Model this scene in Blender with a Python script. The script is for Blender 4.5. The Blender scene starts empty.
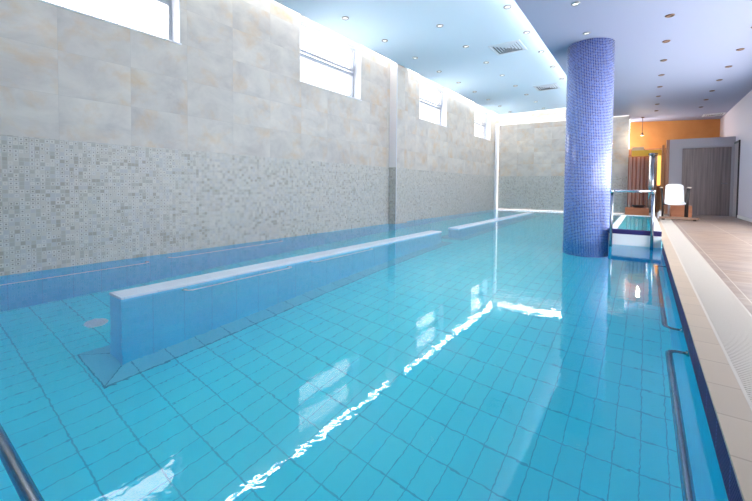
import bpy, bmesh, math
from math import sin, cos, pi, radians, atan, atan2, hypot
from mathutils import Matrix, Vector

scn = bpy.context.scene
COL = scn.collection

# ------------------------------------------------------------------ dimensions
CAM_H = .9            # camera above the water (z = 0)
XL = -5.05            # left wall
XR = .22              # right pool wall
XW = 2.05             # right wall of the room
Y0 = .15              # near pool wall
FA = (-5.05, 15.4)    # far wall, left end
FB = (-.5, 15.8)      # far wall, right end
DEPTH = 1.35
DECK = .13
ZU, ZS = 3.8, 3.35    # upper ceiling, lower ceiling
ZT = 4.15             # slab above the coves
MOS = 1.37            # top of the mosaic band
XS = -1.45            # edge of the lower ceiling

# ------------------------------------------------------------------ node helpers
def new_mat(name):
    m = bpy.data.materials.new(name); m.use_nodes = True
    nt = m.node_tree
    return m, nt, nt.nodes['Principled BSDF']

def srgb(r, g, b):
    f = lambda c: (c/255/12.92) if c/255 <= .04045 else ((c/255+.055)/1.055)**2.4
    return (f(r), f(g), f(b), 1)

def plain(name, col, rough=.5, metal=0, emit=None, strength=0):
    m, nt, b = new_mat(name)
    b.inputs['Base Color'].default_value = col
    b.inputs['Roughness'].default_value = rough
    b.inputs['Metallic'].default_value = metal
    if emit:
        b.inputs['Emission Color'].default_value = emit
        b.inputs['Emission Strength'].default_value = strength
    return m

class N:
    """tiny node builder"""
    def __init__(s, nt): s.nt = nt
    def node(s, t, **kw):
        n = s.nt.nodes.new(t)
        for k, v in kw.items(): setattr(n, k, v)
        return n
    def put(s, sock, v):
        if isinstance(v, (int, float, tuple)): sock.default_value = v
        else: s.nt.links.new(v, sock)
    def m(s, op, a, b=None, c=None):
        n = s.node('ShaderNodeMath', operation=op)
        s.put(n.inputs[0], a)
        if b is not None: s.put(n.inputs[1], b)
        if c is not None: s.put(n.inputs[2], c)
        return n.outputs[0]
    def pos(s):
        g = s.node('ShaderNodeNewGeometry'); x = s.node('ShaderNodeSeparateXYZ')
        s.nt.links.new(g.outputs['Position'], x.inputs[0])
        return x.outputs[0], x.outputs[1], x.outputs[2], g.outputs['Position']
    def comb(s, x, y, z=0.):
        n = s.node('ShaderNodeCombineXYZ')
        s.put(n.inputs[0], x); s.put(n.inputs[1], y); s.put(n.inputs[2], z)
        return n.outputs[0]
    def white(s, v):
        n = s.node('ShaderNodeTexWhiteNoise', noise_dimensions='3D'); s.put(n.inputs['Vector'], v)
        return n.outputs['Value']
    def noise(s, v, scale, detail=4., rough=.55, dist=0.):
        n = s.node('ShaderNodeTexNoise')
        if v is not None: s.put(n.inputs['Vector'], v)
        n.inputs['Scale'].default_value = scale; n.inputs['Detail'].default_value = detail
        n.inputs['Roughness'].default_value = rough; n.inputs['Distortion'].default_value = dist
        return n.outputs[0]
    def ramp(s, f, stops, interp='LINEAR'):
        n = s.node('ShaderNodeValToRGB'); r = n.color_ramp; r.interpolation = interp
        while len(r.elements) < len(stops): r.elements.new(.5)
        for e, (p, c) in zip(r.elements, stops): e.position = p; e.color = c
        s.put(n.inputs[0], f)
        return n.outputs[0]
    def mix(s, f, a, b, mode='MIX'):
        n = s.node('ShaderNodeMix', data_type='RGBA', blend_type=mode)
        s.put(n.inputs[0], f); s.put(n.inputs[6], a); s.put(n.inputs[7], b)
        return n.outputs[2]
    def bump(s, h, strength, dist=.01):
        n = s.node('ShaderNodeBump'); n.inputs['Strength'].default_value = strength
        n.inputs['Distance'].default_value = dist; s.put(n.inputs['Height'], h)
        return n.outputs[0]
    def line(s, v, period, off, half):
        """1 on a joint of the given half width, repeated every period"""
        t = s.m('PINGPONG', s.m('SUBTRACT', v, off), period/2)
        return s.m('LESS_THAN', t, half)

# ------------------------------------------------------------------ materials
def wall_material():
    """stone-look tiles above, patterned mosaic below 1.37 m"""
    m, nt, b = new_mat('stone_and_mosaic'); n = N(nt)
    x, y, z, p = n.pos()
    u = n.m('ADD', x, n.m('ADD', y, 5.05))
    # stone
    cu = n.m('FLOOR', n.m('DIVIDE', n.m('SUBTRACT', u, 1.24), .685))
    cz = n.m('FLOOR', n.m('DIVIDE', n.m('SUBTRACT', z, MOS), .47))
    r1 = n.white(n.comb(cu, cz, 3.)); r2 = n.white(n.comb(cz, cu, 9.))
    pv = n.comb(n.m('ADD', u, n.m('MULTIPLY', r1, 7.)), n.m('ADD', n.m('MULTIPLY', z, 1.25), n.m('MULTIPLY', r2, 5.)), 0.)
    big = n.noise(pv, 2.2, 6., .62, .4); fine = n.noise(pv, 14., 5., .65)
    base = n.ramp(big, [(.25, srgb(172, 167, 164)), (.5, srgb(199, 194, 187)), (.75, srgb(217, 211, 200))])
    base = n.mix(n.m('MULTIPLY', fine, .35), base, srgb(186, 180, 172))
    och = n.noise(n.comb(n.m('ADD', u, n.m('MULTIPLY', r2, 11.)), n.m('ADD', z, n.m('MULTIPLY', r1, 4.)), 4.), 2.6, 6., .62, .3)
    of = n.ramp(och, [(.5, (0, 0, 0, 1)), (.78, (.75, .75, .75, 1))])
    base = n.mix(of, base, srgb(204, 168, 118))
    tone = n.ramp(r1, [(0., (.88, .88, .89, 1)), (1., (1, 1, 1, 1))])
    base = n.mix(1., base, tone, 'MULTIPLY')
    jl = n.m('MAXIMUM', n.line(u, .685, 1.24, .002), n.line(z, .47, MOS, .002))
    base = n.mix(n.m('MULTIPLY', jl, .45), base, srgb(165, 163, 160))
    # mosaic: five-centimetre cells with dots, rings and plain ones, in hand-sized patches
    c = .04
    fu = n.m('DIVIDE', u, c); fz = n.m('DIVIDE', z, c)
    iu = n.m('FLOOR', fu); iz = n.m('FLOOR', fz)
    a = n.white(n.comb(iu, iz, 1.)); a2 = n.white(n.comb(iu, iz, 2.))
    blk = n.white(n.comb(n.m('FLOOR', n.m('DIVIDE', fu, 4.)), n.m('FLOOR', n.m('DIVIDE', fz, 2.)), 5.))
    du = n.m('ABSOLUTE', n.m('SUBTRACT', n.m('SUBTRACT', fu, iu), .5)); dz = n.m('ABSOLUTE', n.m('SUBTRACT', n.m('SUBTRACT', fz, iz), .5))
    sq = n.m('MAXIMUM', du, dz)
    pal = n.ramp(n.m('ADD', n.m('MULTIPLY', a, .6), n.m('MULTIPLY', blk, .4)),
                 [(0., srgb(158, 154, 145)), (.25, srgb(170, 167, 158)), (.42, srgb(176, 176, 175)), (.58, srgb(186, 182, 173)), (.75, srgb(166, 164, 157))], 'CONSTANT')
    ring = n.m('MULTIPLY', n.m('GREATER_THAN', sq, .2), n.m('LESS_THAN', sq, .38))
    pal = n.mix(n.m('MULTIPLY', ring, n.m('MULTIPLY', n.m('GREATER_THAN', a2, .35), .75)), pal, srgb(204, 201, 194))
    dot = n.m('LESS_THAN', sq, .16)
    pal = n.mix(n.m('MULTIPLY', dot, n.m('MULTIPLY', n.m('GREATER_THAN', a2, .55), .7)), pal, srgb(132, 130, 124))
    pal = n.mix(n.m('MULTIPLY', n.m('GREATER_THAN', sq, .45), .5), pal, srgb(190, 190, 186))
    up = n.m('GREATER_THAN', z, MOS)
    col = n.mix(up, pal, base)
    nt.links.new(col, b.inputs['Base Color'])
    b.inputs['Roughness'].default_value = .42
    nt.links.new(n.bump(n.m('ADD', big, n.m('MULTIPLY', jl, -1.)), .15, .01), b.inputs['Normal'])
    return m

def pool_tile(name, light, dark, grout, mode):
    m, nt, b = new_mat(name); n = N(nt)
    x, y, z, p = n.pos()
    if mode == 'floor':
        u, v, pu, pv_, ou, ov = x, y, .1325, .26, -2.37, .19
    else:
        u, v, pu, pv_, ou, ov = n.m('ADD', x, y), z, .26, .1325, .19, 0.
    r = n.white(n.comb(n.m('FLOOR', n.m('DIVIDE', n.m('SUBTRACT', u, ou), pu)), n.m('FLOOR', n.m('DIVIDE', n.m('SUBTRACT', v, ov), pv_)), 1.))
    f = n.m('ADD', n.m('MULTIPLY', r, .45), n.m('MULTIPLY', n.noise(p, 30., 3.), .55))
    base = n.mix(f, dark, light)
    if mode == 'floor':
        j = n.m('MAXIMUM', n.line(u, pu, ou, .0028), n.line(v, pv_, ov, .0045))
    else:
        j = n.m('MAXIMUM', n.line(u, pu, ou, .003), n.m('MULTIPLY', n.line(v, pv_, ov, .0025), .35))
    base = n.mix(n.m('MULTIPLY', j, .62), base, grout)
    nt.links.new(base, b.inputs['Base Color'])
    b.inputs['Roughness'].default_value = .35
    return m

def water_material(name, scale):
    m = bpy.data.materials.new(name); m.use_nodes = True; nt = m.node_tree; n = N(nt)
    nt.nodes.remove(nt.nodes['Principled BSDF'])
    out = nt.nodes['Material Output']
    g = n.node('ShaderNodeBsdfGlass'); g.inputs['Color'].default_value = (1, 1, 1, 1)
    g.inputs['Roughness'].default_value = 0.; g.inputs['IOR'].default_value = 1.333
    x, y, z, p = n.pos()
    h = n.m('ADD', n.m('MULTIPLY', n.noise(n.comb(n.m('MULTIPLY', x, .8), y, 0.), 2.2, 2., .5), .55), n.m('MULTIPLY', n.noise(p, 17., 2., .5), .17))
    nt.links.new(n.bump(h, 1., scale), g.inputs['Normal'])
    nt.links.new(g.outputs[0], out.inputs[0])
    return m

def glass_material():
    m = bpy.data.materials.new('window_glass'); m.use_nodes = True; nt = m.node_tree; n = N(nt)
    nt.nodes.remove(nt.nodes['Principled BSDF']); out = nt.nodes['Material Output']
    t = n.node('ShaderNodeBsdfTransparent'); g = n.node('ShaderNodeBsdfGlossy'); g.inputs['Roughness'].default_value = .02
    mx = n.node('ShaderNodeMixShader'); fr = n.node('ShaderNodeFresnel'); fr.inputs[0].default_value = 1.45
    nt.links.new(n.m('MULTIPLY', fr.outputs[0], .8), mx.inputs[0]); nt.links.new(t.outputs[0], mx.inputs[1]); nt.links.new(g.outputs[0], mx.inputs[2])
    nt.links.new(mx.outputs[0], out.inputs[0])
    return m

def column_material(cx, cy, rad):
    m, nt, b = new_mat('blue_glass_mosaic'); n = N(nt)
    x, y, z, p = n.pos()
    ang = n.m('ARCTAN2', n.m('SUBTRACT', x, cx), n.m('SUBTRACT', y, cy))
    k = 90
    fu = n.m('MULTIPLY', n.m('ADD', ang, pi), k/(2*pi)); fz = n.m('DIVIDE', z, 2*pi*rad/k)
    iu = n.m('FLOOR', fu); iz = n.m('FLOOR', fz)
    r = n.white(n.comb(iu, iz, 1.))
    col = n.ramp(r, [(0., srgb(30, 60, 150)), (.25, srgb(40, 84, 180)), (.5, srgb(50, 98, 196)), (.72, srgb(50, 68, 156)), (.9, srgb(80, 116, 204))], 'CONSTANT')
    du = n.m('ABSOLUTE', n.m('SUBTRACT', n.m('SUBTRACT', fu, iu), .5)); dz = n.m('ABSOLUTE', n.m('SUBTRACT', n.m('SUBTRACT', fz, iz), .5))
    j = n.m('GREATER_THAN', n.m('MAXIMUM', du, dz), .385)
    col = n.mix(j, col, srgb(186, 192, 224))
    nt.links.new(col, b.inputs['Base Color'])
    nt.links.new(n.m('ADD', .12, n.m('MULTIPLY', j, .5)), b.inputs['Roughness'])
    nt.links.new(n.bump(n.m('MULTIPLY', j, -1.), .25, .004), b.inputs['Normal'])
    return m

def deck_material():
    m, nt, b = new_mat('brown_stone_deck'); n = N(nt)
    x, y, z, p = n.pos()
    cu = n.m('FLOOR', n.m('DIVIDE', x, .6)); cv = n.m('FLOOR', n.m('DIVIDE', y, .6))
    r = n.white(n.comb(cu, cv, 2.))
    s = n.noise(n.comb(n.m('MULTIPLY', x, 1.2), n.m('ADD', n.m('MULTIPLY', y, 5.), n.m('MULTIPLY', r, 9.)), r), 2.2, 5., .6, .5)
    col = n.ramp(s, [(.28, srgb(120, 102, 92)), (.5, srgb(148, 126, 110)), (.72, srgb(168, 148, 130))])
    col = n.mix(n.m('MULTIPLY', r, .4), col, srgb(140, 130, 130))
    j = n.m('MAXIMUM', n.line(x, .6, 0., .004), n.line(y, .6, 0., .004))
    col = n.mix(n.m('MULTIPLY', j, .7), col, srgb(200, 190, 178))
    nt.links.new(col, b.inputs['Base Color']); b.inputs['Roughness'].default_value = .4
    return m

def jointed(name, col, joint, period, off, half, axis=1, rough=.4, var=.1):
    m, nt, b = new_mat(name); n = N(nt)
    c = n.pos(); v = c[axis]
    r = n.white(n.comb(n.m('FLOOR', n.m('DIVIDE', n.m('SUBTRACT', v, off), period)), 1., 1.))
    base = n.mix(n.m('MULTIPLY', r, var), col, joint)
    base = n.mix(n.m('MULTIPLY', n.noise(c[3], 9., 4.), var), base, joint)
    base = n.mix(n.line(v, period, off, half), base, joint)
    nt.links.new(base, b.inputs['Base Color']); b.inputs['Roughness'].default_value = rough
    return m

def wood(name, a, bcol, sx, sz, rough=.45):
    m, nt, b = new_mat(name); n = N(nt)
    x, y, z, p = n.pos()
    s = n.noise(n.comb(n.m('MULTIPLY', n.m('ADD', x, y), sx), n.m('MULTIPLY', z, sz), 0.), 1., 5., .6, .3)
    nt.links.new(n.ramp(s, [(.3, a), (.7, bcol)]), b.inputs['Base Color']); b.inputs['Roughness'].default_value = rough
    return m

CC = (-.82, 7.38); CR = .355
M = dict(
    wall=wall_material(),
    floor=pool_tile('pool_floor_tile', srgb(72, 246, 255), srgb(40, 241, 255), srgb(14, 168, 200), 'floor'),
    side=pool_tile('pool_side_tile', srgb(0, 218, 250), srgb(0, 206, 246), srgb(0, 172, 222), 'side'),
    water=water_material('pool_water', .0028), basin=water_material('basin_water', .004),
    glass=glass_material(), column=column_material(*CC, CR), deck=deck_material(),
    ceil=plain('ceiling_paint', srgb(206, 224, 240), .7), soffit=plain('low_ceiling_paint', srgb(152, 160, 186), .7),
    white=plain('white_plaster', srgb(235, 235, 238), .6),
    lavender=plain('right_wall_paint', srgb(214, 212, 226), .6),
    sashpvc=plain('window_sash_frame', srgb(158, 164, 176), .4), pvc=plain('white_window_frame', srgb(205, 208, 216), .35),
    sill=plain('window_sill_stone', srgb(228, 229, 233), .4),
    led=plain('led_strip', (1, 1, 1, 1), .5, 0, (1, .95, .86, 1), 12),
    led_soft=plain('led_strip_soft', (1, 1, 1, 1), .5, 0, (1, .9, .84, 1), .28),
    chrome=plain('brushed_steel', srgb(205, 208, 212), .2, 1),
    rail=plain('rail_steel', srgb(150, 158, 170), .25, 1),
    rim=plain('downlight_rim', srgb(150, 150, 152), .35, .8),
    lens=plain('downlight_lens', srgb(220, 220, 220), .4, 0, (1, .97, .92, 1), .5),
    copper=plain('downlight_reflector', srgb(120, 96, 82), .4, .6),
    bulb=plain('downlight_bulb_off', srgb(150, 120, 98), .3),
    vent=plain('vent_metal', srgb(206, 214, 224), .5), ventdark=plain('vent_void', srgb(40, 48, 56), .8),
    navy=jointed('navy_edge_tile', srgb(34, 20, 92), srgb(70, 80, 150), .25, .19, .004, 1, .6, .05),
    cream=jointed('cream_coping', srgb(190, 172, 152), srgb(162, 146, 130), .25, .19, .0035, 1, .45, .25),
    grate=plain('grate_plastic', srgb(198, 190, 180), .45), gutter=plain('gutter_channel', srgb(196, 186, 174), .6),
    divtop=jointed('divider_cap', srgb(205, 220, 232), srgb(186, 206, 222), .25, .19, .003, 1, .35, .2),
    grey=plain('grey_wall_paint', srgb(178, 172, 178), .6),
    doorwood=wood('door_veneer', srgb(112, 98, 98), srgb(152, 136, 134), 22., .6),
    dark=plain('dark_trim', srgb(60, 55, 60), .5),
    orange=wood('orange_wall', srgb(206, 138, 74), srgb(222, 156, 92), 1., 1., .6),
    brown=wood('brown_wood', srgb(142, 96, 72), srgb(176, 124, 94), 8., .8),
    post=wood('amber_post', srgb(196, 136, 84), srgb(222, 164, 108), 8., .8),
    benchwood=wood('bench_wood', srgb(168, 104, 72), srgb(190, 126, 90), 3., 6.),
    plank=wood('plank_wood', srgb(120, 92, 78), srgb(152, 122, 104), 2., 10.),
    yellow=plain('yellow_panel', srgb(240, 190, 70), .5), cream_panel=plain('cream_panel', srgb(228, 196, 160), .5),
    amber=plain('amber_backlit_panel', srgb(220, 140, 50), .5, 0, (1, .5, .12, 1), .55),
    shell=plain('white_seat_plastic', srgb(246, 246, 248), .35), black=plain('black_frame', srgb(40, 34, 36), .45),
    tan=plain('beige_armrest', srgb(206, 190, 172), .5), gasket=plain('window_gasket', srgb(70, 74, 84), .6),
    drain=plain('white_drain_grid', srgb(250, 253, 255), .4), skirt=jointed('skirt_tile', srgb(90, 222, 240), srgb(40, 176, 206), .26, .19, .004, 1, .35, .1), grout=plain('dark_grout', srgb(36, 172, 200), .8), thinrail=plain('thin_rail_steel', srgb(232, 238, 244), .45, .6),
    pinkwhite=plain('pilaster_lit_side', srgb(226, 220, 220), .5),  # lighter tone standing in for light on the pilaster's near side
)
def curtain_material():
    m, nt, b = new_mat('striped_curtain'); n = N(nt)
    x, y, z, p = n.pos()
    t = n.m('PINGPONG', n.m('ADD', x, n.m('MULTIPLY', n.noise(n.comb(n.m('MULTIPLY', x, 8.), 0., 0.), 1.), .08)), .055)
    nt.links.new(n.ramp(n.m('DIVIDE', t, .055), [(.0, srgb(150, 96, 80)), (.45, srgb(182, 124, 104)), (.7, srgb(216, 184, 174)), (1., srgb(166, 116, 102))]), b.inputs['Base Color'])
    b.inputs['Roughness'].default_value = .8
    return m
M['curtain'] = curtain_material()

# ------------------------------------------------------------------ mesh helpers
class MB:
    def __init__(s): s.bm = bmesh.new()
    def box(s, x0, x1, y0, y1, z0, z1, mat=None):
        vs = [s.bm.verts.new(Vector((x, y, z))) for z in (z0, z1) for y in (y0, y1) for x in (x0, x1)]
        if mat is not None:
            for v in vs: v.co = mat @ v.co
        for f in ((0, 2, 3, 1), (4, 5, 7, 6), (0, 1, 5, 4), (1, 3, 7, 5), (3, 2, 6, 7), (2, 0, 4, 6)):
            s.bm.faces.new([vs[i] for i in f])
        return s
    def prism(s, pts, z0, z1):
        """closed polygon in xy, extruded in z (counter-clockwise)"""
        n = len(pts); lo = [s.bm.verts.new((x, y, z0)) for x, y in pts]; hi = [s.bm.verts.new((x, y, z1)) for x, y in pts]
        s.bm.faces.new(lo[::-1]); s.bm.faces.new(hi)
        for i in range(n): s.bm.faces.new((lo[i], lo[(i+1) % n], hi[(i+1) % n], hi[i]))
        return s
    def extrude_y(s, prof, y0, y1):
        """closed xz profile extruded along y"""
        n = len(prof); a = [s.bm.verts.new((x, y0, z)) for x, z in prof]; c = [s.bm.verts.new((x, y1, z)) for x, z in prof]
        s.bm.faces.new(a); s.bm.faces.new(c[::-1])
        for i in range(n): s.bm.faces.new((a[(i+1) % n], a[i], c[i], c[(i+1) % n]))
        return s
    def cyl(s, c, r, z0, z1, seg=48, r2=None):
        r2 = r if r2 is None else r2
        lo = [s.bm.verts.new((c[0]+r*cos(2*pi*i/seg), c[1]+r*sin(2*pi*i/seg), z0)) for i in range(seg)]
        hi = [s.bm.verts.new((c[0]+r2*cos(2*pi*i/seg), c[1]+r2*sin(2*pi*i/seg), z1)) for i in range(seg)]
        s.bm.faces.new(lo[::-1]); s.bm.faces.new(hi)
        for i in range(seg):
            f = s.bm.faces.new((lo[i], lo[(i+1) % seg], hi[(i+1) % seg], hi[i])); f.smooth = True
        return s
    def lathe(s, prof, seg=32, c=(0, 0)):
        rings = []
        for r, z in prof:
            rings.append([s.bm.verts.new((c[0]+r*cos(2*pi*i/seg), c[1]+r*sin(2*pi*i/seg), z)) for i in range(seg)])
        for a, bb in zip(rings, rings[1:]):
            for i in range(seg):
                f = s.bm.faces.new((a[i], a[(i+1) % seg], bb[(i+1) % seg], bb[i])); f.smooth = True
        return s
    def tube(s, pts, r, seg=12, bend=0., cap=True):
        P = [Vector(p) for p in pts]
        if bend > 0:
            Q = [P[0]]
            for i in range(1, len(P)-1):
                a = (P[i-1]-P[i]).normalized(); c = (P[i+1]-P[i]).normalized()
                p0, p2 = P[i]+a*bend, P[i]+c*bend
                for k in range(9):
                    t = k/8; Q.append(p0*(1-t)**2+P[i]*2*t*(1-t)+p2*t*t)
            Q.append(P[-1]); P = Q
        rings = []; up = None
        for i, p in enumerate(P):
            d = ((P[min(i+1, len(P)-1)]-p).normalized() + (p-P[max(i-1, 0)]).normalized()).normalized()
            if up is None:
                up = Vector((0, 0, 1)) if abs(d.z) < .9 else Vector((1, 0, 0))
            sx = d.cross(up).normalized(); up = sx.cross(d).normalized()
            rings.append([s.bm.verts.new(p+r*(cos(2*pi*k/seg)*sx+sin(2*pi*k/seg)*up)) for k in range(seg)])
        for a, bb in zip(rings, rings[1:]):
            for k in range(seg):
                f = s.bm.faces.new((a[k], a[(k+1) % seg], bb[(k+1) % seg], bb[k])); f.smooth = True
        if cap: s.bm.faces.new(rings[0][::-1]); s.bm.faces.new(rings[-1])
        return s
    def grid(s, fn, nu, nv, smooth=True):
        V = [[s.bm.verts.new(fn(i/nu, j/nv)) for j in range(nv+1)] for i in range(nu+1)]
        for i in range(nu):
            for j in range(nv):
                f = s.bm.faces.new((V[i][j], V[i+1][j], V[i+1][j+1], V[i][j+1])); f.smooth = smooth
        return s
    def obj(s, name, mat, parent=None, bevel=0, solid=0, subsurf=0):
        bmesh.ops.recalc_face_normals(s.bm, faces=s.bm.faces)
        me = bpy.data.meshes.new(name); s.bm.to_mesh(me); s.bm.free()
        me.materials.append(mat)
        o = bpy.data.objects.new(name, me); COL.objects.link(o)
        if parent is not None: o.parent = parent
        if solid:
            md = o.modifiers.new('solid', 'SOLIDIFY'); md.thickness = solid; md.offset = 0
        if bevel:
            md = o.modifiers.new('bevel', 'BEVEL'); md.width = bevel; md.segments = 2; md.limit_method = 'ANGLE'
        if subsurf:
            md = o.modifiers.new('sub', 'SUBSURF'); md.levels = subsurf; md.render_levels = subsurf
        return o

def struct(o): o['kind'] = 'structure'; return o
def tag(o, label, cat, group=None, kind=None):
    o['label'] = label; o['category'] = cat
    if group: o['group'] = group
    if kind: o['kind'] = kind
    return o
def empty(name, loc, rz=0, parent=None):
    o = bpy.data.objects.new(name, None); COL.objects.link(o); o.location = loc; o.rotation_euler = (0, 0, rz)
    o.empty_display_size = .1
    if parent: o.parent = parent
    return o
def copy_tree(o, parent=None):
    c = o.copy(); COL.objects.link(c); c.parent = parent
    for ch in list(o.children): copy_tree(ch, c)
    return c

def fy(x):  # far wall's y at x
    return FA[1] + (FB[1]-FA[1])*(x-FA[0])/(FB[0]-FA[0])
FANG = atan2(FB[1]-FA[1], FB[0]-FA[0])
FLEN = hypot(FB[0]-FA[0], FB[1]-FA[1])
FM = Matrix.Translation((FA[0], FA[1], 0)) @ Matrix.Rotation(FANG, 4, 'Z')   # local x runs along the far wall, local -y into the room

# ------------------------------------------------------------------ room shell
YB = -3.
wins = [(.75, 2.52), (4.63, 6.4), (8.97, 10.7), (13.0, 14.72)]
WZ0, WZ1 = 2.76, 3.96
w = MB(); XO = XL-.35
w.box(XO, XL, YB, FA[1]+.3, 0, WZ0); w.box(XO, XL, YB, FA[1]+.3, WZ1, ZT)
prev = YB
for a, bb in wins: w.box(XO, XL, prev, a, WZ0, WZ1); prev = bb
w.box(XO, XL, prev, FA[1]+.3, WZ0, WZ1)
struct(w.obj('wall_left', M['wall']))
struct(MB().box(XL, -4.85, 7.52, 8.03, 0, ZT-.02).obj('trim_pilaster', M['wall']))
struct(MB().box(XL, -4.85, 7.514, 7.52, MOS, ZT-.02).obj('trim_lit_side', M['pinkwhite']))  # thin pale sheet added so the pilaster's near side looks lit
struct(MB().box(-4.852, -4.842, 7.508, 7.53, 0, ZT-.02).obj('trim_corner', M['pvc']))

far = MB()
far.box(0, FLEN, 0, .3, 0, ZT, FM)
struct(far.obj('wall_far', M['wall']))
# frame around the far panel
fr = MB(); fr.box(.0, .1, -.14, 0, .0, 3.52, FM); fr.box(.1, FLEN, -.14, 0, 3.47, 3.52, FM)
struct(fr.obj('trim_far', M['white']))

def led(name, b, label, soft=False):
    return tag(b.obj(name, M['led_soft' if soft else 'led']), label, 'light strip')
led('led_strip', MB().box(XL+.001, XL+.02, YB, FA[1]-.1, 3.955, 3.99), 'white light strip in the ceiling cove above the high windows')
led('led_strip', MB().box(.15, FLEN, -.02, -.001, 3.94, 4.02, FM), 'white light strip in the ceiling cove above the far stone wall')
led('led_strip', MB().box(XS+.06, XS+.1, YB+.01, 14.9, ZS+.101, 3.49), 'white light strip on top of the lower ceiling edge near blue column')
e = empty('panel_edge_light', FM @ Vector((.1, -.05, 0)), FANG)
tag(e, 'thin glowing light line around the edge of the far mosaic panel', 'light strip')
MB().box(.0, .02, -.05, .04, .02, 3.46).obj('side_strip', M['led_soft'], e)
MB().box(.02, FLEN-.12, -.03, .04, 3.45, 3.468).obj('top_strip', M['led_soft'], e)
MB().box(.02, FLEN-.12, .0, .045, .012, .035).obj('bottom_strip', M['led_soft'], e)

c = MB(); c.box(-4.8, XS, YB, 14.95, ZU, ZU+.08)
struct(c.obj('ceiling', M['ceil']))
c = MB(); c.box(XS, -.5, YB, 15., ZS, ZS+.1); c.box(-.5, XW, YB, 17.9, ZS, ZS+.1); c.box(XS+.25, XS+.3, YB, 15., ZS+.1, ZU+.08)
c.box(-.5, -.45, 15., 17.9, ZS+.1, ZT)
struct(c.obj('ceiling', M['soffit']))
struct(MB().box(XO, XW+.3, YB, 17.9, ZT, ZT+.1).obj('ceiling', M['white']))

# right part of the room
rw = MB(); rw.box(XW, XW+.2, 11.3, 17.9, DECK, ZS); rw.box(XW, XW+.2, YB, 11.3, 2.5, ZS); rw.box(XW, XW+.2, YB, 11.3, DECK, .75)
rw.box(XW, XW+.2, YB, 3.2, .75, 2.5)
struct(rw.obj('wall_right', M['lavender']))
struct(MB().box(XO, XW+.2, YB-.2, YB, -.3, ZT).obj('wall_back', M['white']))
fw_ = MB()
for yy in [3.2+i*1.62 for i in range(6)]: fw_.box(XW+.06, XW+.12, yy-.03, yy+.03, .75, 2.5)
fw_.box(XW+.06, XW+.12, 3.2, 11.3, .75, .81); fw_.box(XW+.06, XW+.12, 3.2, 11.3, 2.44, 2.5)
struct(fw_.obj('window_5', M['pvc']))  # unseen window band, added to bring daylight into the room
struct(MB().box(XW-.015, XW, 11.3, 13.9, DECK, DECK+.09).obj('baseboard_right', M['white']))
struct(MB().prism([(-.52, 16.6), (XW, 17.5), (XW, 17.7), (-.52, 16.8)], DECK, ZS).obj('wall_orange', M['orange']))
g = MB(); g.box(.58, .87, 14.6, 14.75, DECK, 2.42); g.box(2.0, XW, 14.6, 14.75, DECK, 2.42); g.box(.87, 2.0, 14.6, 14.75, 2.17, 2.42)
g.box(.58, .68, 14.75, 16.9, DECK, 2.42); g.box(.68, XW, 14.75, 16.95, 2.36, 2.42)
struct(g.obj('wall_changing', M['grey']))
d = empty('door_1', (.87, 14.64, DECK)); struct(d)
pl = MB(); k = 0
for i in range(8):
    x0 = .02+i*.1365; pl.box(x0, x0+.1345, 0, .04, .01, 2.0)
pl.obj('door_leaf', M['doorwood'], d)
MB().box(0, .02, -.02, .06, 0, 2.04).box(1.11, 1.13, -.02, .06, 0, 2.04).box(.02, 1.11, -.02, .06, 2.005, 2.04).obj('door_frame', M['grey'], d)
MB().tube([(1.02, -.05, .95), (.9, -.05, .95)], .01).tube([(1.02, 0, .95), (1.02, -.05, .95)], .01).obj('door_handle', M['chrome'], d)
d = empty('door_2', (XW, 13.92, DECK)); struct(d)
MB().box(-.03, .0, .0, .05, 0, 2.12).box(-.03, 0, .05, .66, 2.07, 2.12).obj('door_frame', M['dark'], d)
MB().box(-.012, 0, .05, .66, 0, 2.07).obj('door_leaf', M['grey'], d)

# ------------------------------------------------------------------ pool shell
struct(MB().prism([(XL, Y0), (XR, Y0), (XR, FB[1]), FB, FA], -DEPTH-.1, -DEPTH).obj('pool_floor', M['floor']))
s = MB(); s.box(XO, XL, Y0-.2, FA[1]+.3, -DEPTH-.1, 0)
struct(s.obj('pool_wall_left', M['side']))
struct(MB().box(-.3, FLEN+.3, 0, .3, -DEPTH-.1, 0, FM).obj('pool_wall_far', M['side']))
struct(MB().box(XO, XR, Y0-.3, Y0, -DEPTH-.1, -.005).obj('pool_wall_near', M['side']))
struct(MB().box(XR, XR+.08, Y0-.3, 7.1, -DEPTH-.1, -.002).obj('pool_wall_right', M['side']))
s = MB(); s.box(-.46, XR+.08, 7.1, 7.2, -DEPTH-.1, 0); s.box(-.46, -.36, 7.2, 15.8, -DEPTH-.1, 0)
struct(s.obj('pool_wall_inner', M['side']))
# navy lip with ribs
prof = [(XR, -.002)]
for i in range(9):
    z = .004+i*.0138
    prof += [(XR-.003, z+.001), (XR-.003, z+.0095), (XR+.002, z+.0105), (XR+.002, z+.013)]
prof += [(XR, DECK-.001), (XR+.08, DECK-.001), (XR+.08, -.002)]
struct(MB().extrude_y(prof[::-1], Y0-.3, 6.75).obj('trim_navy', M['navy']))
struct(MB().box(XR-.004, .315, Y0-.6, 11.0, DECK, DECK+.012).obj('trim_coping', M['cream']))
struct(MB().box(.315, .545, YB, 14.0, DECK-.12, DECK-.03).obj('trim_gutter', M['gutter']))
struct(MB().box(.545, XW, YB, 17.5, -.3, DECK+.01).box(XR+.08, .315, 6.75, 17., -.3, DECK-.001).box(.315, .545, 14., 17., -.3, DECK+.01)
       .box(-.52, .315, 11.3, 17., -.3, DECK+.01).box(-5.4, XR, YB, Y0-.3, -.3, DECK).obj('floor', M['deck']))
gr = empty('overflow_grate', (.315, 0, DECK-.03))
tag(gr, 'long white slatted overflow grate between cream coping and brown deck tiles', 'drain grate')
gb = MB(); y = -.4
while y < 13.98:
    gb.box(.012, .218, y, y+.0145, .02, .04); y += .02
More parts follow.
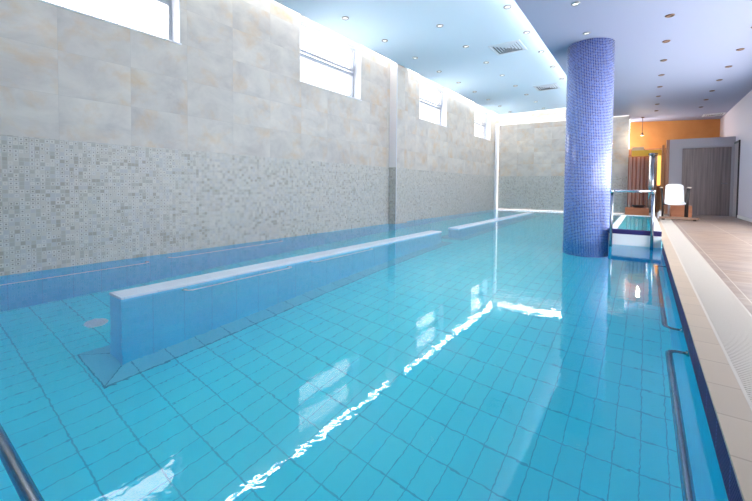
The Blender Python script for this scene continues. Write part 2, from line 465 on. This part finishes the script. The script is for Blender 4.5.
gb.obj('slats', M['grate'], gr)
MB().box(0.001, .012, -.42, 13.99, 0, .041).box(.218, .229, -.42, 13.99, 0, .041).obj('frame', M['grate'], gr)

wt = MB(); pts = [(XL, Y0), (XR, Y0), (XR, 7.1), (-.46, 7.1), (-.46, fy(-.46)), (FA[0], FA[1])]
wt.bm.faces.new([wt.bm.verts.new((x, y, 0)) for x, y in pts])
o = wt.obj('pool_water', M['water'])
tag(o, 'still clear turquoise water filling the long indoor swimming pool', 'water', None, 'stuff')

# raised basin behind the handrail
BY0, BY1 = 7.1, 11.2
b = empty('whirlpool_basin', (-.46, BY0, 0)); tag(b, 'raised white basin with dark navy rim behind the steel handrail', 'basin')
MB().box(0, .68, 0, .1, .002, .18).box(0, .1, .1, 4.1, .002, .25).box(.58, .68, .1, 4.1, .002, .25).box(.1, .58, 4.0, 4.1, .002, .25).obj('basin_wall', M['white'], b)
MB().box(0, .68, -.004, .1, .18, .25).obj('rim', M['navy'], b)
MB().box(.1, .58, .1, 4.0, .002, .03).obj('basin_floor', M['floor'], b)
wb = MB(); wb.bm.faces.new([wb.bm.verts.new(v) for v in ((-.36, 7.2, .244), (.12, 7.2, .244), (.12, 11.1, .244), (-.36, 11.1, .244))])
tag(wb.obj('basin_water', M['basin']), 'smooth water inside the raised basin behind the handrail', 'water', None, 'stuff')

# ------------------------------------------------------------------ column
co = MB().cyl(CC, CR, -DEPTH, ZS-.001, 96).obj('mosaic_column', M['column'])
tag(co, 'round column clad in small blue mosaic tiles standing in the pool', 'column', None, 'thing')

# ------------------------------------------------------------------ divider walls in the pool
def divider(x0, x1, y0, y1, label, joints):
    e = empty('pool_divider', ((x0+x1)/2, y0, -DEPTH)); tag(e, label, 'divider wall', 'low divider walls in the pool')
    hw = (x1-x0)/2; L = y1-y0
    MB().box(-hw, hw, 0, L, 0, DEPTH-.004).obj('wall_core', M['side'], e)
    MB().box(-hw-.004, hw+.004, -.004, L+.004, DEPTH-.004, DEPTH+.018).obj('cap', M['divtop'], e, bevel=.004)
    o = .17; gp = .006
    MB().box(-hw-o-gp, hw+o+gp, -o-gp, L+o+gp, .002, .006).obj('joint_line', M['grout'], e)
    s = MB()
    def quad(a, b, c, d):
        A = [Vector(v) for v in (a, b, c, d)]; m = sum(A, Vector())/4
        s.bm.faces.new([s.bm.verts.new(v+(m-v).normalized()*gp) for v in A])
    r0 = ((-hw-o, -o, .012), (hw+o, -o, .012), (hw+o, L+o, .012), (-hw-o, L+o, .012)); r1 = ((-hw, 0, .04), (hw, 0, .04), (hw, L, .04), (-hw, L, .04))
    for i in range(4): quad(r0[i], r0[(i+1) % 4], r1[(i+1) % 4], r1[i])
    s.obj('skirt_tiles', M['skirt'], e)
    return e
divider(-3.52, -3.29, 1.17, 6.8, 'long low divider wall with pale top, nearer of the two in the pool', 1)
divider(-3.46, -3.23, 7.5, 14.2, 'shorter looking low divider wall with pale top near the far wall', 1)

# ------------------------------------------------------------------ hand rails
def wall_rail(p0, p1, n, out, label, group, r=.016, mat='rail', both=True):
    """straight rail from p0 to p1, standing `out` off a wall in direction n"""
    p0, p1, n = Vector(p0), Vector(p1), Vector(n)
    e = empty('pool_handrail', p0); tag(e, label, 'handrail', group)
    d = p1-p0
    pts = [Vector((0, 0, 0)), n*out, d+n*out, d]
    MB().tube(pts, r, 14, bend=min(.06, out*.7)).obj('tube', M[mat], e)
    for q in (Vector((0, 0, 0)), d):
        MB().tube([q, q+n*.012], r*2., 16).obj('flange', M['chrome'], e)
    return e
g = 'steel handrails along the right pool edge'
wall_rail((XR, 3.1, -.045), (XR, 5.5, -.045), (-1, 0, 0), .09, 'steel rail at right pool edge, farther one, ending near blue column', g)
wall_rail((XR, .3, -.045), (XR, 2.68, -.045), (-1, 0, 0), .09, 'steel rail at right pool edge, nearer one, reaching the bottom of view', g)
g = 'steel handrails below the mosaic wall'
wall_rail((XL, .3, -.34), (XL, 2.08, -.34), (1, 0, 0), .08, 'thin underwater rail on mosaic wall, nearest one, at left edge of photo', g, .014, 'thinrail')
wall_rail((XL, 2.35, -.27), (XL, 4.2, -.27), (1, 0, 0), .08, 'thin underwater rail on mosaic wall, second one, behind the long divider', g, .014, 'thinrail')
g = 'steel handrails on the long divider'
wall_rail((-3.29, 1.66, -.1), (-3.29, 2.85, -.1), (1, 0, 0), .07, 'thin steel rail on side of long divider, nearest its front end', g, .013, 'thinrail')
wall_rail((-3.29, 3.2, -.1), (-3.29, 4.4, -.1), (1, 0, 0), .07, 'thin steel rail on side of long divider, farther one', g, .013, 'thinrail')
wall_rail((-2.6, Y0, -.02), (-.7, Y0, -.02), (0, 1, 0), .12, 'thick steel rail on near pool edge at bottom left corner of photo', None, .02)

e = empty('step_handrail', (-.43, 7.06, 0)); tag(e, 'upright steel handrail frame beside blue column in front of raised basin', 'handrail')
MB().tube([(0, 0, -.2), (0, 0, .85)], .021, 16).obj('post', M['rail'], e)
MB().tube([(.53, 0, -.2), (.53, 0, .85)], .021, 16).obj('post', M['rail'], e)
MB().tube([(-.03, 0, .865), (.56, 0, .865)], .02, 16).obj('top_bar', M['chrome'], e)
for xx in (0, .53):
    MB().cyl((xx, 0), .03, .83, .885, 20).obj('joint', M['chrome'], e)

# ------------------------------------------------------------------ windows
for i, (a, bb) in enumerate(wins):
    e = empty('window_%d' % (i+1), (XL-.24, a, WZ0)); struct(e)
    W = bb-a; H = WZ1-WZ0; t = .05
    MB().box(-.02, .04, 0, W, 0, t).box(-.02, .04, 0, W, H-t, H).box(-.02, .04, 0, t, t, H-t).box(-.02, .04, W-t, W, t, H-t).box(-.02, .04, t, W-t, .56, .62).obj('frame', M['sashpvc'], e)
    MB().box(.005, .011, t, W-t, t, .56).obj('pane', M['glass'], e)
    # upper sash tipped a little into the room
    R = Matrix.Translation((.03, 0, .63)) @ Matrix.Rotation(radians(7), 4, 'Y')
    sh = .5; st = .045
    sash = MB().box(0, .04, t, W-t, 0, st, R).box(0, .04, t, W-t, sh-st, sh, R).box(0, .04, t, t+st, st, sh-st, R).box(0, .04, W-t-st, W-t, st, sh-st, R).obj('sash', M['sashpvc'], e)
    MB().box(.015, .021, t+st, W-t-st, st, sh-st, R).obj('sash_pane', M['glass'], sash)
    MB().box(.0405, .043, t+st, W-t-st, st-.006, st, R).box(.0405, .043, t+st, W-t-st, sh-st, sh-st+.006, R).box(.0405, .043, W-t-st, W-t-st+.006, st, sh-st, R).obj('gasket', M['gasket'], sash)
    MB().box(.04, .0405, t-.004, W-t+.004, t-.004, t).box(.04, .0405, W-t, W-t+.006, t, .56).box(.04, .0405, t, W-t, .555, .56).obj('gasket', M['gasket'], e)
    MB().box(.04, .2385, W-.012, W, 0, H).box(.04, .2385, 0, .012, 0, H).obj('reveal', M['pvc'], e)
    MB().box(.04, .255, -.01, W+.01, 0.0005, .018).obj('sill', M['sill'], e)

# ------------------------------------------------------------------ downlights
def make_downlight(on):
    e = empty('downlight', (0, 0, 0))
    MB().lathe([(.034, -.004), (.038, -.014), (.05, -.014), (.056, -.004), (.056, 0.)], 28).obj('rim', M['rim' if on else 'copper'], e)
    MB().lathe([(.0005, -.002), (.02, -.0025), (.0345, -.005)], 24).obj('lens', M['lens' if on else 'bulb'], e)
    return e
protos = {}
ordn = ['nearest', 'second', 'third', 'fourth', 'fifth', 'sixth', 'seventh', 'eighth', 'ninth', 'tenth']
def place_downlight(x, y, z, on, label, group, s=1.):
    if on not in protos: o = protos[on] = make_downlight(on)
    else: o = copy_tree(protos[on])
    o.location = (x, y, z); o.scale = (s, s, s)
    tag(o, label, 'ceiling light', group)
def row(xs, ys, z, on, where, group, s=1.):
    for i, (x, y) in enumerate(zip(xs, ys)):
        place_downlight(x, y, z, on, 'small round downlight %s, %s from the front' % (where, ordn[i]), group, s)
row([-4.26]*9, [4.94+1.2*i for i in range(8)]+[14.55], ZU, True, 'in the row along the windows', 'downlights along the windows', 1.15)
row([-3.06]*8, [6.14+1.2*i for i in range(8)], ZU, True, 'in middle row of the higher ceiling', 'downlights in the middle of the higher ceiling', 1.15)
row([-1.86]*5, [6.12+1.2*i for i in range(5)], ZU, True, 'in the row beside the ceiling step', 'downlights beside the ceiling step', 1.15)
row([-.81]*2, [5.6, 6.75], ZS, True, 'on low ceiling before blue column', 'downlights before the blue column')
row([.22]*8, [6.73+1.125*i for i in range(8)], ZS, False, 'in dark row right of blue column', 'dark downlights above the pool edge')
row([1.28]*7, [7.9+1.125*i for i in range(7)], ZS, False, 'in dark row nearest the right wall', 'dark downlights above the deck')

# ------------------------------------------------------------------ ceiling vents
def vent(x, y, z, s, label):
    e = empty('ceiling_vent', (x, y, z)); tag(e, label, 'air vent', 'ceiling air vents')
    h = s/2
    MB().box(-h, h, -h, -h+.03, -.012, 0).box(-h, h, h-.03, h, -.012, 0).box(-h, -h+.03, -h+.03, h-.03, -.012, 0).box(h-.03, h, -h+.03, h-.03, -.012, 0).obj('frame', M['vent'], e)
    MB().box(-h+.03, h-.03, -h+.03, h-.03, -.003, -.001).obj('back_plate', M['ventdark'], e)
    lv = MB()
    q = h-.03; n = 5
    for k in range(n):
        r0 = q*(1-k/n); r1 = q*(1-(k+.72)/n)
        for j in range(4):
            R = Matrix.Rotation(j*pi/2, 4, 'Z')
            vs = [lv.bm.verts.new(R @ Vector(v)) for v in ((-r0, -r0, -.004), (r0, -r0, -.004), (r1, -r1, -.012), (-r1, -r1, -.012))]
            lv.bm.faces.new(vs)
    lv.obj('louvres', M['vent'], e, solid=.0015)
vent(-2.38, 7.9, ZU, .62, 'square louvred ceiling vent, nearer one on the higher ceiling')
vent(-2.36, 11.6, ZU, .62, 'square louvred ceiling vent, farther one on the higher ceiling')
vent(1.75, 16.35, ZS, .55, 'dark ceiling vent above the orange wall by the door')

# ------------------------------------------------------------------ far right corner
e = empty('striped_curtain', (-.49, 15.35, .25)); tag(e, 'brown and pinkish striped curtain hanging left of the steel cylinder', 'curtain')
def curt(u, v):
    x = u*.58
    return Vector((x, .025*sin(u*2*pi*7+.6*sin(v*3)), v*1.72))
MB().grid(curt, 112, 8).obj('cloth', M['curtain'], e, solid=.004)
MB().tube([(-.02, 0, 1.74), (.62, 0, 1.74)], .014).obj('rod', M['post'], e)
cy = empty('steel_cylinder', (.18, 14.95, DECK+.01)); tag(cy, 'tall shiny steel cylinder standing between curtain and amber panel', 'cylinder')
MB().cyl((0, 0), .115, 0, 1.86, 40).obj('shaft', M['chrome'], cy)
MB().lathe([(.115, 1.86), (.125, 1.87), (.125, 1.91), (.0, 1.92)], 40).obj('top_cap', M['rail'], cy)
o = MB().box(.3, .4, 15.4, 15.43, 1.02, 2.0).obj('amber_panel', M['amber']); tag(o, 'glowing amber panel in narrow opening right of the steel cylinder', 'light panel')
o = MB().box(.28, .44, 15.3, 15.5, DECK+.011, 1.01).obj('brown_cabinet', M['brown'], bevel=.005); tag(o, 'narrow dark brown cabinet below the glowing amber panel', 'cabinet')
o = MB().box(.4, .47, 14.9, 15.02, DECK+.011, 2.3).obj('wooden_post', M['post'], bevel=.004); tag(o, 'slim light wooden post right of the amber panel', 'post')
o = MB().box(.5, .578, 14.58, 14.74, DECK+.011, 2.42).obj('wooden_post', M['brown'], bevel=.004); tag(o, 'dark brown post at the left end of the grey door wall', 'post')
e = empty('overhead_panel', (-.4, 15.2, 2.0)); tag(e, 'yellow and cream overhead panel above the striped curtain', 'panel')  # panel placed overhead, built without any hanger
T = Matrix.Rotation(radians(-12), 4, 'X')
MB().box(0, .86, 0, .03, .0, .19, T).obj('yellow_board', M['yellow'], e)
MB().box(.0, .34, .0, .025, .19, .31, T).obj('cream_board', M['cream_panel'], e)
struct(MB().box(-.52, .58, 16.0, 16.1, DECK, 2.3).obj('wall_alcove', M['brown']))
o = MB().box(-.46, .1, 13.0, 13.35, DECK+.011, .36).obj('wooden_bench', M['benchwood'], bevel=.008); tag(o, 'low reddish brown wooden box bench behind the raised basin', 'bench')
e = empty('dark_bowl', (-.15, 13.16, .361)); tag(e, 'dark low bowl on the reddish wooden bench', 'bowl')
MB().lathe([(.0, 0), (.1, 0), (.16, .05), (.165, .07), (.15, .065), (.09, .02), (0, .015)], 28).obj('body', M['black'], e)
e = empty('pendant_spotlight', (-.13, 15.7, ZS)); tag(e, 'small dark pendant spotlight hanging before the orange wall', 'pendant')
MB().cyl((0, 0), .05, -.02, 0, 20).obj('ceiling_rose', M['copper'], e)
MB().tube([(0, 0, -.02), (0, 0, -.56)], .008, 8).obj('stem', M['copper'], e)
MB().lathe([(.0, -.52), (.02, -.53), (.05, -.62), (.045, -.62), (.0, -.55)], 20).obj('shade', M['copper'], e)

L = bpy.data.lights.new('pendant_bulb', 'POINT'); L.energy = 14; L.color = (1, .82, .62); L.shadow_soft_size = .04
lo = bpy.data.objects.new('bulb', L); COL.objects.link(lo); lo.parent = e; lo.location = (0, 0, -.66)

# pool lift chair
e = empty('lift_chair', (.61, 12.1, DECK+.002)); tag(e, 'white plastic shell armchair with dark legs on the deck by the door', 'chair')
def seat_shell(u, v):
    # u across, v from front lip of the seat up to the top of the back
    wv = .215-.03*v; x = (u-.5)*2*wv
    if v < .5:
        t = v/.5; y = -.26+.42*t; z = .43-.02*sin(t*pi)-.05*(1-t)**4
    else:
        t = (v-.5)/.5; a = t; y = .16+.1*a-.06*(1-t)**3*0; z = .43+.48*t
        y = .16+.03+.09*t if t > .1 else .16+.3*t
    y -= .05*abs((u-.5)*2)**2.5*(1 if v > .5 else 0)
    z += .03*abs((u-.5)*2)**3*(1 if v <= .5 else 0)
    if v > .85: z -= .05*abs((u-.5)*2)**4
    return Vector((x, y, z))
MB().grid(seat_shell, 14, 24).obj('seat_shell', M['shell'], e, solid=.018, subsurf=1)
for sx in (-1, 1):
    MB().tube([(sx*.24, -.2, 0.02), (sx*.25, -.16, .5), (sx*.265, -.2, .78)], .022, 10).obj('leg', M['black'], e)
    MB().tube([(sx*.24, .28, 0.02), (sx*.235, .2, .45), (sx*.265, .18, .8)], .022, 10).obj('leg', M['black'], e)
    MB().box(sx*.275-.03, sx*.275+.03, -.24, .2, .795, .825).obj('armrest', M['tan'], e, bevel=.01)
MB().box(-.24, .24, -.17, -.14, .37, .4).obj('stretcher', M['black'], e)
MB().box(-.24, .24, .17, .2, .37, .4).obj('stretcher', M['black'], e)
e = empty('deck_plank', (.68, 11.75, DECK+.01)); tag(e, 'low brown wooden plank bench on the deck in front of white chair', 'bench')
MB().box(-.38, .38, -.1, .1, .03, .075).obj('board', M['plank'], e, bevel=.005)
for x in (-.3, .3): MB().box(x-.03, x+.03, -.08, .08, 0, .03).obj('foot', M['black'], e)
e = empty('white_bottle', (.33, 12.05, DECK+.011)); tag(e, 'small white plastic bottle on the deck left of white chair', 'bottle')
MB().lathe([(0, 0), (.055, 0), (.06, .02), (.06, .14), (.03, .19), (.02, .2)], 24).obj('body', M['shell'], e)
MB().lathe([(.024, .195), (.024, .23), (0, .232)], 20).obj('cap', M['tan'], e)
o = MB().box(.56, 1.0, 12.6, 12.95, DECK+.011, DECK+.34).obj('wooden_chest', M['benchwood'], bevel=.01); tag(o, 'brown wooden chest behind the white chair', 'chest')

# pool floor drain
e = empty('pool_drain', (-4.2, 1.28, -DEPTH)); tag(e, 'round white drain cover on pool floor left of the long divider', 'drain')
MB().lathe([(.09, 0), (.09, .012), (.075, .014), (.075, .008), (.0, .008)], 32).obj('ring', M['drain'], e)
gb = MB()
for k in range(-3, 4):
    hw = math.sqrt(.075**2-(k*.02)**2); gb.box(-hw, hw, k*.02-.005, k*.02+.005, .008, .014)
gb.obj('grid', M['drain'], e)

# ------------------------------------------------------------------ daylight
wd = bpy.data.worlds.new('sky'); scn.world = wd; wd.use_nodes = True
bg = wd.node_tree.nodes['Background']; bg.inputs[0].default_value = (1, .985, .965, 1); bg.inputs[1].default_value = 3.3

# ------------------------------------------------------------------ camera
F = 372.; PSI = atan(269/F); TH = radians(1.8); RO = radians(.5)
fw = Vector((-sin(PSI)*cos(TH), cos(PSI)*cos(TH), -sin(TH))); rt = Vector((cos(PSI), sin(PSI), 0)); up = rt.cross(fw)
r2 = rt*cos(RO)+up*sin(RO); u2 = up*cos(RO)-rt*sin(RO)
cam = bpy.data.cameras.new('camera'); co = bpy.data.objects.new('camera', cam); COL.objects.link(co)
m = Matrix.Identity(4)
for i, v in enumerate((r2, u2, -fw)):
    for j in range(3): m[j][i] = v[j]
m.translation = (0, 0, CAM_H); co.matrix_world = m
cam.sensor_width = 36; cam.lens = F*36/752; cam.shift_y = (198.34-250.5)/752; cam.clip_start = .02; cam.clip_end = 200
scn.camera = co

# ------------------------------------------------------------------ render look
cy = scn.cycles
cy.use_denoising = True
cy.max_bounces = 28; cy.diffuse_bounces = 14; cy.glossy_bounces = 6; cy.transmission_bounces = 16; cy.transparent_max_bounces = 8
cy.caustics_reflective = True; cy.caustics_refractive = True; cy.sample_clamp_indirect = 20
vs = scn.view_settings
vs.view_transform = 'Standard'; vs.look = 'None'; vs.exposure = 1.74; vs.gamma = 1; vs.use_curve_mapping = False
